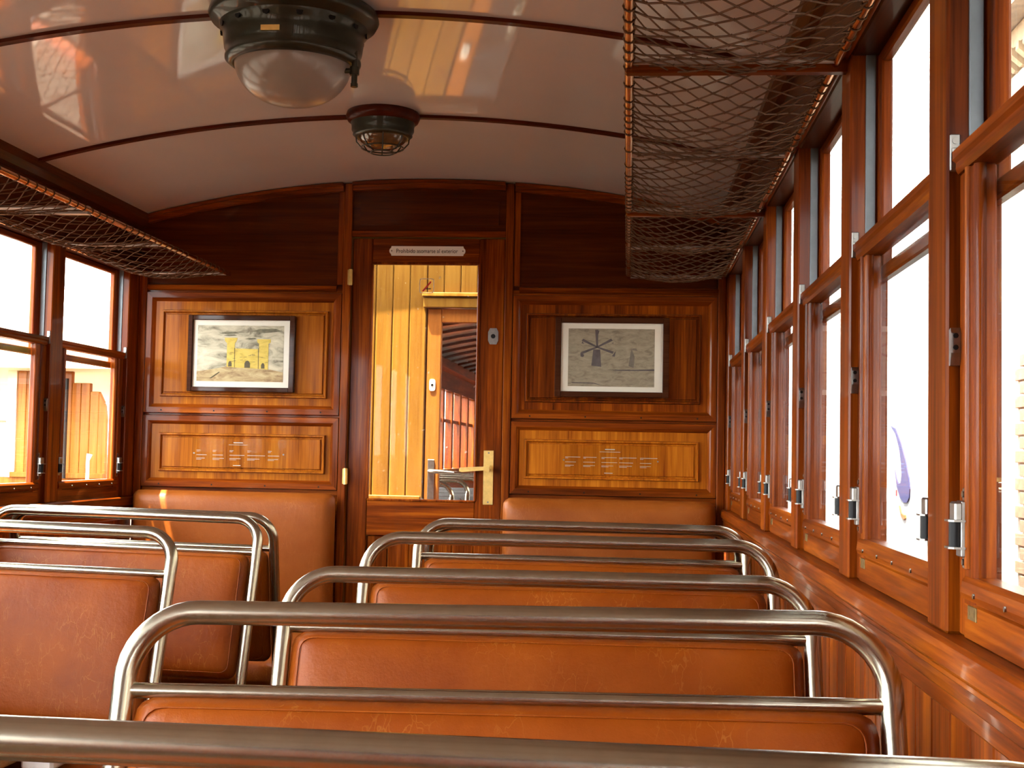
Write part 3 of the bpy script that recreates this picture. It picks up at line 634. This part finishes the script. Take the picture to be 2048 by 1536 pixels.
# ------------------------------------------------------------------ seats
def pad_mesh(w, h, th, r, bulge, nx=26, nz=18):
    """upright upholstered pad, centred, thickness along y; returns MB"""
    def ax(n): return [math.sin(math.pi / 2 * (-1 + 2 * i / n)) * 0.35 + (-1 + 2 * i / n) * 0.65 for i in range(n + 1)]
    U, V = ax(nx), ax(nz); mb = MB(); v = []
    def pos(u, vv):
        x, z = u * w / 2, vv * h / 2
        cx, cz = w / 2 - r, h / 2 - r
        if abs(x) > cx and abs(z) > cz:
            dx, dz = abs(x) - cx, abs(z) - cz; m_ = max(dx, dz); l = math.hypot(dx, dz)
            if l > 0: dx, dz = dx * m_ / l, dz * m_ / l
            x = math.copysign(cx + dx, x); z = math.copysign(cz + dz, z)
        return x, z
    for sgn in (-1, 1):
        for vv in V:
            for u in U:
                x, z = pos(u, vv); e = max(0.0, (1 - abs(u) ** 14) * (1 - abs(vv) ** 10))
                y = sgn * (th / 2 * e ** 0.42 * 0.9 + th * 0.05 + bulge * (1 - u * u) ** .5 * (1 - vv * vv) ** .7)
                v.append((x, y, z))
    n = nx + 1; o = n * (nz + 1); F = []
    for j in range(nz):
        for i in range(nx):
            a = j * n + i; F.append((a, a + 1, a + 1 + n, a + n)); F.append((o + a, o + a + n, o + a + 1 + n, o + a + 1))
    rim = [i for i in range(n)] + [j * n + nx for j in range(1, nz + 1)] + [nz * n + i for i in range(nx - 1, -1, -1)] + [j * n for j in range(nz - 1, 0, -1)]
    for i in range(len(rim)):
        a, b = rim[i], rim[(i + 1) % len(rim)]; F.append((a, o + a, o + b, b))
    mb.add(v, F, 0, True); return mb
def seat(label, x0, x1, ytop, lean, zr=0.924, skew=0.0, tilt=16.0, bend=0.082, group='tubular bench seats'):
    """x0..x1 outer width; ytop = y of the top rail; lean +1: top further away"""
    W = x1 - x0; cx = (x0 + x1) / 2; th = math.radians(tilt); H = 0.60 / math.cos(th) - 0.0
    zp = zr - H * math.cos(th); yp_ = ytop - lean * H * math.sin(th)
    t = thing('bench_seat', label, 'seat', (cx, yp_, 0.0), group)
    R = Matrix.Rotation(-lean * th, 4, 'X')
    def place(name, mb, mat, parent, local=Matrix.Identity(4)):
        M = Matrix.Translation((0, 0, zp)) @ Matrix.Rotation(skew, 4, 'Y') @ R @ local
        me = mesh_of(name, mb, mat); me.transform(M); o = bpy.data.objects.new(name, me); COL.objects.link(o); o.parent = parent; return o
    r = 0.0145; hw = W / 2 - r
    pts = [(-hw, 0, -0.02), (-hw, 0, 0.1), (-hw, 0, 0.25), (-hw, 0, H - bend - .02)]
    for i in range(0, 11):
        a = math.radians(180 - 9 * i); pts.append((-hw + bend + bend * math.cos(a), 0, H - bend + bend * math.sin(a)))
    pts += [(0, 0, H)]
    for i in range(0, 11):
        a = math.radians(90 - 9 * i); pts.append((hw - bend + bend * math.cos(a), 0, H - bend + bend * math.sin(a)))
    pts += [(hw, 0, H - bend - .02), (hw, 0, 0.25), (hw, 0, 0.1), (hw, 0, -0.02)]
    fr = place('tube_frame', MB().tube(pts, r, 18), CHROME, t)
    place('crossbar', MB().tube([(-hw + .004, 0, H - .094), (hw - .004, 0, H - .094)], 0.0095, 14), CHROME, t)
    ph = 0.345; pw = 2 * hw - 2 * r - 0.004
    pad = place('back_pad', pad_mesh(pw, ph, 0.058, 0.028, 0.008), LEATHER, t, Matrix.Translation((0, 0, H - 0.100 - ph / 2)))
    # stitched seam near the edge of both faces
    for sgn in (-1, 1):
        sm = rrect(0, 0, pw - 0.036, ph - 0.030, 0.022, 4)
        def yy(x, z):
            u, vv = x / (pw / 2), z / (ph / 2); e = max(0, (1 - abs(u) ** 14) * (1 - abs(vv) ** 10)); return sgn * (0.029 * e ** .42 * .9 + .0029 + .008 * (1 - u * u) ** .5 * (1 - vv * vv) ** .7)
        dense = []
        for i in range(len(sm)):
            a, b = sm[i], sm[(i + 1) % len(sm)]; k = max(1, int(math.hypot(b[0] - a[0], b[1] - a[1]) / .05))
            for q in range(k): dense.append((a[0] + (b[0] - a[0]) * q / k, a[1] + (b[1] - a[1]) * q / k))
        place('seam', MB().tube([(x, yy(x, z) + sgn * 0.0002, z) for x, z in dense], 0.0013, 5, closed=True), LEATHER, pad, Matrix.Translation((0, 0, H - 0.100 - ph / 2)))
    for sd in (-1, 1):
        place('seat_bracket', MB().box(sd * hw - .006, sd * hw + .006, -.03, .03, -.04, .03, b=.002), BASEM, t)
    # cushion on the passenger's side
    cz = 0.415; cm = pad_mesh(W - 0.05, 0.42, 0.105, 0.05, 0.012); cm.v = [(x, -lean * (0.235) + z, cz + y) for x, y, z in cm.v]
    me = mesh_of('cushion', cm, LEATHER); o = bpy.data.objects.new('cushion', me); COL.objects.link(o); o.parent = t
    for sd in (-1, 1):
        lg = MB().box(sd * (W / 2 - .09) - .02, sd * (W / 2 - .09) + .02, -lean * .235 - .15, -lean * .235 + .15, 0.0, 0.03, b=.004).box(sd * (W / 2 - .09) - .012, sd * (W / 2 - .09) + .012, -lean * .235 - .05, -lean * .235 + .05, 0.03, 0.36, b=.003)
        me = mesh_of('leg', lg, BASEM); o = bpy.data.objects.new('leg', me); COL.objects.link(o); o.parent = t
    me = mesh_of('seat_rail', MB().box(-W / 2 + .03, W / 2 - .03, -lean * .235 - .17, -lean * .235 + .17, .335, .365, b=.004), BASEM); o = bpy.data.objects.new('seat_rail', me); COL.objects.link(o); o.parent = t
    return t
RX0, RX1 = 0.157, 1.083
S = 'brown leather bench seat with tubular rail, '
seat(S + 'nearest, its rail crossing the bottom edge', RX0 + .0, RX1, 0.845, 1, zr=0.926, skew=0.007)
seat(S + 'right row, second from the viewer', RX0 - .003, RX1 - .003, 1.578, 1, zr=0.925, skew=-0.013)
seat(S + 'right row, third from the viewer', RX0 + .002, RX1, 2.290, 1, zr=0.905, skew=-0.004, tilt=18)
seat(S + 'right row, fourth from the viewer', RX0 + .004, RX1 + .006, 2.955, 1, zr=0.926, skew=0.0)
seat(S + 'right row, fifth, back to back with the last', RX0 + .008, RX1 + .008, 3.665, 1, zr=0.921, skew=0.004)
seat(S + 'right row, last, turned to the end wall', RX0 + .018, RX1 + .004, 3.775, -1, zr=0.912, tilt=14)
seat(S + 'left row, nearest of three, large in view', -1.076, -0.266, 2.960, 1, zr=0.929, skew=0.018, bend=0.068)
seat(S + 'left row, middle of three', -1.076, -0.266, 3.665, 1, zr=0.926, skew=0.016, bend=0.068)
seat(S + 'left row, farthest, turned to the end wall', -1.076, -0.262, 3.790, -1, zr=0.924, skew=0.012, tilt=14, bend=0.068)

def end_bench(s, label):
    x0, x1 = (0.304, 1.072) if s > 0 else (-1.085, -0.318)
    t = thing('end_bench', label, 'bench', ((x0 + x1) / 2, 4.70, 0), 'end benches')
    W = x1 - x0; c = (x0 + x1) / 2
    pm = pad_mesh(W, 0.50, 0.085, 0.03, 0.012); pm.v = [(x + c, YF - 0.060 + y - (z) * .06 * 0, 0.708 + z) for x, y, z in pm.v]; obj('back_cushion', pm, LEATHER2, t)
    sm = pad_mesh(W, 0.40, 0.11, 0.05, 0.012); sm.v = [(x + c, 4.625 + z, 0.405 + y) for x, y, z in sm.v]; obj('seat_cushion', sm, LEATHER2, t)
    obj('front_board', B(x0 + .01, x1 - .01, 4.435, 4.455, 0.0, 0.36, b=.004), WX, t)
    obj('end_board', B((x0 if s > 0 else x1 - .02), (x0 + .02 if s > 0 else x1), 4.455, YF - .02, 0.0, 0.36, b=.004), WZ, t)
end_bench(1, 'leather bench against the end wall right of the door')
end_bench(-1, 'leather bench against the end wall left of the door')

# ------------------------------------------------------------------ bag lying on the left seat
BAGM = plain('woven_tan', (0.42, 0.26, 0.10), 0.85, var=0.2, scale=120, bmp=0.5); BAGS = plain('brown_band', (0.10, 0.05, 0.02), 0.7, var=0.1)
bt = thing('tote_bag', 'tan woven bag with brown bands lying on the left seat', 'bag', (-0.56, 2.575, 0.482))
bm_ = pad_mesh(0.27, 0.24, 0.055, 0.05, 0.012); bm_.v = [(-0.56 + x, 2.575 + z, 0.522 + y) for x, y, z in bm_.v]; obj('bag_body', bm_, BAGM, bt)
for i in range(4):
    xx = -0.66 + i * .07; obj('band', MB().tube([(xx, 2.457, .514), (xx + .012, 2.495, .555), (xx + .03, 2.575, .5615), (xx + .05, 2.655, .555), (xx + .06, 2.693, .514)], 0.006, 6), BAGS, bt)
pk = thing('paper_packet', 'blue and white paper packet on the left seat cushion', 'packet', (-0.385, 2.60, 0.478))
obj('wrapper', B(-0.418, -0.352, 2.53, 2.67, 0.482, 0.508, b=.006), WHITE, pk); obj('blue_band', B(-0.4185, -0.3515, 2.60, 2.6705, 0.4815, 0.5085, b=.006), plain('blue_print', (0.05, 0.22, 0.5), 0.5, var=.05), pk)

# ------------------------------------------------------------------ the next carriage, seen through the door glass
nc = thing('coupled_carriage', 'yellow planked end of the next carriage behind the door glass', 'carriage', (0.16, 5.75, -0.5))
NY = 5.75; dx0, dx1 = -0.135, 0.455; NC = 0.16
xs = dx0 - 0.002; i = 0
PW = 0.0755
kx = [xs - PW * j for j in range(0, 13)]
for a, b in zip(kx[1:], kx[:-1]):
    obj('plank', B(a + .0012, b - .0012, NY, NY + .022, -0.1, zc((a + b) / 2 - NC) + .05, b=.004), PINE, nc)
kx = [dx1 + .002 + PW * j for j in range(0, 6)]
for a, b in zip(kx[:-1], kx[1:]): obj('plank', B(a + .0012, b - .0012, NY, NY + .022, -0.1, zc((a + b) / 2 - NC) + .05, b=.004), PINE, nc)
nx_ = 8; kx = [dx0 + (dx1 - dx0) * j / nx_ for j in range(nx_ + 1)]
for a, b in zip(kx[:-1], kx[1:]): obj('plank', B(a + .0012, b - .0012, NY, NY + .022, 1.79, zc((a + b) / 2 - NC) + .05, b=.004), PINE, nc)
obj('wall_lining', MB().prism(arch_poly(-1.1 + NC, dx0, -0.1, 8, .04), 1, NY + .022, NY + .045), WX, nc)
obj('wall_lining', MB().prism(arch_poly(dx1, 1.1 + NC, -0.1, 8, .0), 1, NY + .022, NY + .045), WX, nc)
obj('wall_lining', MB().prism(arch_poly(dx0, dx1, 1.77, 8, .0), 1, NY + .022, NY + .045), WX, nc)
obj('lintel', B(dx0 - .015, dx1 + .015, NY - .014, NY + .02, 1.752, 1.795, b=.003), PINE, nc)
obj('lintel_moulding', B(dx0 - .02, dx1 + .02, NY - .022, NY + .01, 1.800, 1.818, b=.003), PINE, nc)
obj('base_strip', B(-0.95, dx0 - .01, NY - .02, NY, 0.900, 0.926, b=.003), PINE, nc)
nd = obj('door_leaf', MB().box(dx0 + .002, dx0 + .066, NY + .006, NY + .04, -0.1, 1.748, b=.004).box(dx1 - .066, dx1 - .002, NY + .006, NY + .04, -0.1, 1.748, b=.004).box(dx0 + .066, dx1 - .066, NY + .006, NY + .04, 1.688, 1.748, b=.003).box(dx0 + .066, dx1 - .066, NY + .006, NY + .04, -0.1, 0.86, b=.003), ORANGEW, nc)
obj('door_pane', B(dx0 + .06, dx1 - .06, NY + .02, NY + .024, 0.85, 1.69), GLASS, nd)
obj('door_handle', MB().box(dx0 + .018, dx0 + .046, NY + .001, NY + .006, 0.86, 1.085, b=.001).tube([(dx0 + .030, NY + .002, 1.035), (dx0 + .030, NY - .035, 1.035), (dx0 + .06, NY - .042, 1.034), (dx0 + .14, NY - .042, 1.030)], [.009, .009, .009, .005], 10), STEEL, nd)
obj('lock_plate', MB().prism(rrect(dx0 + .030, 1.412, .026, .052, .010), 1, NY + .002, NY + .006).tube([(dx0 + .030, NY + .0005, 1.412), (dx0 + .030, NY + .004, 1.412)], .006, 8, mat=1), [WHITE, BLACK], nd)
# its saloon
NL = 17.0
obj('floor_board', B(-1.15 + NC, 1.15 + NC, NY, NL, -0.12, -0.02), FLOORM, nc)
obj('far_wall', B(-1.15 + NC, 1.15 + NC, NL, NL + .05, -0.1, 2.2), WX, nc)
rp = arc_pts(-1.15, 1.15, 20, .0); poly = [(x + NC, z) for x, z in rp] + [(x + NC, z + .06) for x, z in reversed(rp)]
obj('roof_shell', MB().prism(poly, 1, NY - .060, NL + .06), plain('slat_grey', (0.36, 0.33, 0.33), 0.35, var=0.08, coat=.4), nc)
for q in range(22):
    y = 6.3 + q * .48; p = [(x + NC, z) for x, z in arc_pts(-1.1, 1.1, 14)]; obj('ceiling_batten', MB().prism(p + [(x, z - .022) for x, z in reversed(p)], 1, y - .018, y + .018), STRIP, nc)
for s in (-1, 1):
    XN = lambda d: NC + s * (1.107 + d)
    obj('side_wall', B(XN(0), XN(.07), NY, NL, -0.1, 0.93), WY, nc); obj('side_header', B(XN(0), XN(.07), NY, NL, 1.70, 2.02), WY, nc)
    obj('side_sill', B(XN(-.02), XN(.07), NY, NL, 0.93, 0.96), WY, nc)
    obj('side_cornice', B(XN(-.10), XN(.0), NY + .05, NL, 1.86, 1.93), WY, nc)
    for q in range(18):
        y = 5.9 + q * .62
        if s < 0: obj('side_post', B(XN(0), XN(.07), y, y + .10, 0.96, 1.70, b=.004), WZ, nc); obj('sash_bar', B(XN(.02), XN(.05), y + .10, y + .62, 1.40, 1.43), WY, nc)
        else: obj('side_post', B(XN(0), XN(.07), y, y + .09, 0.96, 1.70, b=.004), WZ, nc)
for q in range(5):
    y = 7.2 + q * .72
    for (a, b) in ((-.95, -.20),):
        st_ = MB(); hw = (b - a) / 2; c = (a + b) / 2; bend = .08
        pts = [(a, y - .12, .5), (a, y - .01, 0.87)] + [(a + bend + bend * math.cos(math.radians(180 - 15 * i)), y, 0.87 + bend * math.sin(math.radians(15 * i))) for i in range(7)] + [(b - bend + bend * math.cos(math.radians(90 - 15 * i)), y, 0.87 + bend * math.sin(math.radians(90 - 15 * i))) for i in range(7)] + [(b, y - .01, .87), (b, y - .12, .5)]
        fr_ = obj('seat_tube', st_.tube(pts, .014, 10), CHROME, nc); obj('seat_pad', B(a + .02, b - .02, y - .10, y - .05, .5, .85, b=.015), plain('grey_vinyl%d' % q, (0.10, .10, .10), .4, var=.1), fr_)

# ------------------------------------------------------------------ outside, right: white train, brick building
WT = plain('white_train_paint', (0.20, 0.225, 0.245), 0.5, coat=0.0, var=0.01, scale=2)
tr = thing('white_train', 'white modern train with a blue swoosh standing outside the right windows', 'train', (4.2, 18, -0.95))
pf = [(2.957, -0.35), (2.957, 2.35), (3.02, 2.75), (3.25, 3.05), (3.6, 3.2), (4.9, 3.2), (5.25, 3.05), (5.5, 2.7), (5.55, 2.3), (5.55, -0.35)]
obj('body', MB().prism(pf, 1, 9.35, 34.0), WT, tr)
obj('skirt', B(3.05, 5.45, 9.5, 33.8, -0.85, -0.35), plain('skirt_grey', (.2, .2, .21), .6, var=.05), tr)
swo = [(11.383, 1.410), (11.20, 1.385), (10.98, 1.27), (10.78, 1.12), (10.66, 0.99), (10.62, 0.90), (10.64, 0.83), (10.72, 0.79), (10.84, 0.785), (10.98, 0.82), (11.12, 0.91), (11.20, 1.04), (11.13, 0.97), (11.05, 0.93), (10.97, 0.94), (10.93, 1.0), (10.95, 1.10), (11.03, 1.22), (11.18, 1.34)]
obj('swoosh_logo', MB().prism([(y, z) for y, z in swo], 0, 2.948, 2.9575), plain('blue_swoosh', (0.001, 0.004, 0.075), .7, var=.03), tr)
obj('orange_mark', MB().prism([(11.03, .755), (11.0, .755), (10.93, .70), (10.84, .685), (10.78, .69), (10.77, .665), (10.84, .650), (10.94, .675)], 0, 2.948, 2.9575), plain('orange_mark_paint', (.18, .06, .003), .6, var=.03), tr)
obj('red_mark', MB().prism([(11.16, .88), (11.14, .88), (11.14, .83), (11.16, .83)], 0, 2.948, 2.9575), RED, tr)

bb = thing('brick_building', 'brick station building with corbelled eaves outside the nearest right window', 'building', (4.2, 6.0, -0.95))
BW = plain('plaster_cream', (0.5, 0.46, 0.39), .85, var=.05); BR = plain('brick_red', (0.17, 0.085, 0.055), .85, var=.25, scale=14); MO = plain('mortar', (0.30, 0.25, 0.21), .9, var=.1)
obj('wall', B(3.27, 5.2, -7.0, 8.84, -0.95, 1.86), MO, bb)
obj('upper_wall', B(3.27, 5.2, -7.0, 8.84, 1.86, 3.4), BW, bb)
obj('added_shade_canopy', MB().prism([(1.75, 3.42), (5.4, 3.62), (5.4, 3.72), (1.75, 3.50)], 1, -7.2, 6.3), plain('shade_canopy_tile', (0.3, 0.2, 0.13), .9, var=.3, scale=8), bb)  # unseen canopy added to keep sky light off the right windows
obj('corner_post', B(3.235, 3.40, 8.845, 9.12, -0.95, 3.3), WHITE, bb)
bh, bl = 0.088, 0.215; b0 = None; rows = 0
for rr in range(26):
    z = -0.38 + rr * bh
    if z + bh > 1.87: break
    for cc in range(6):
        yb = 8.84 - (cc + 1) * bl + (bl / 2 if rr % 2 else 0) - .108
        if b0 is None:
            b0 = obj('brick', MB().box(-.012, .05, -bl / 2 + .006, bl / 2 - .006, -bh / 2 + .006, bh / 2 - .006, b=.003), BR); b0.parent = bb; b0.location = Vector((3.258, yb + bl / 2, z + bh / 2)) - bb.location
        else: share(b0, 'brick', bb, Vector((3.258, yb + bl / 2, z + bh / 2)) - bb.location)
# eaves with corbels on the gable end, standing behind the post
EV = plain('eave_wood', (0.20, 0.13, 0.07), .85, var=.25, scale=12); TL = plain('roof_tile', (0.16, 0.10, 0.06), .9, var=.35, scale=8)
ev = thing('tiled_eave', 'weathered eave with corbels seen through the top of the nearest window', 'eave', (4.6, 11.2, 4.2))
obj('fascia', B(3.95, 5.6, 10.2, 12.2, 4.62, 4.78), EV, ev); obj('roof_slab', MB().prism([(3.75, 4.78), (5.6, 4.98), (5.6, 5.12), (3.75, 4.90)], 1, 10.0, 12.4), TL, ev)
obj('wall_plate', B(4.05, 5.6, 10.3, 12.1, 4.30, 4.48), plain('eave_grey', (.22, .18, .15), .9, var=.3), ev)
for q in range(9): obj('corbel', MB().prism([(3.93, 4.62), (3.93, 4.56), (4.02, 4.48), (4.4, 4.48), (4.4, 4.62)], 1, 10.35 + q * .2, 10.44 + q * .2), EV, ev)
obj('gable_wall', B(5.62, 5.9, 10.0, 12.4, -0.95, 5.1), BW, ev)

# ------------------------------------------------------------------ outside, left: end of a wooden carriage
oc_ = thing('wooden_carriage', 'orange planked end of a wooden carriage outside the left windows', 'carriage', (-4.0, 8.6, -0.95))
CREAM = plain('cream_paint', (0.82, 0.74, 0.55), .6, var=.05); y8 = 8.4
for q in range(9):
    a = -2.70 - (q + 1) * .062; b = a + .062
    zt_ = 1.525 if q > 0 else 1.47
    if q >= 3: zt_ = 1.60
    obj('plank', B(a + .001, b - .001, y8, y8 + .04, 0.93, zt_, b=.004), ORANGEW, oc_)
obj('rounded_corner', MB().prism([(-2.70, .93), (-2.648, .93), (-2.65, 1.30), (-2.66, 1.38), (-2.70, 1.46)], 1, y8, y8 + .04), ORANGEW, oc_)
obj('rail', B(-3.28, -2.648, y8 - .03, y8 + .04, .90, .935, b=.004), ORANGEW, oc_)
obj('lower_end', B(-4.9, -2.648, y8, y8 + .05, -0.5, .90), ORANGEW, oc_)
obj('grab_pole', MB().tube([(-2.895, y8 - .06, .9), (-2.895, y8 - .06, 1.55)], .012, 8), BLACK, oc_)
obj('lamp_bracket', MB().tube([(-2.72, y8 - .10, .7), (-2.72, y8 - .10, 1.02), (-2.71, y8 - .1, 1.06)], [.012, .012, .02], 8), WHITE, oc_)
obj('side_body', B(-4.9, -2.60, y8 + .06, 16.0, -0.5, 1.0), CREAM, oc_)
obj('roof', MB().prism([(-2.45, 1.60), (-2.55, 1.78), (-3.0, 1.95), (-3.8, 2.05), (-4.6, 1.95), (-5.05, 1.78), (-5.1, 1.60)], 1, y8 - .35, 16.0), CREAM, oc_)
obj('doorway_frame', MB().box(-3.32, -3.26, y8 - .01, y8 + .05, .9, 1.6).box(-3.62, -3.56, y8 - .01, y8 + .05, .9, 1.6).box(-3.56, -3.32, y8 - .01, y8 + .05, 1.27, 1.31), CREAM, oc_)
obj('doorway_panel', B(-3.56, -3.32, y8 + .03, y8 + .05, .9, 1.27), plain('dim_panel', (.5, .42, .3), .6, var=.3, scale=12), oc_)
obj('far_board', B(-4.9, -3.62, y8, y8 + .05, .9, 1.6), CREAM, oc_)
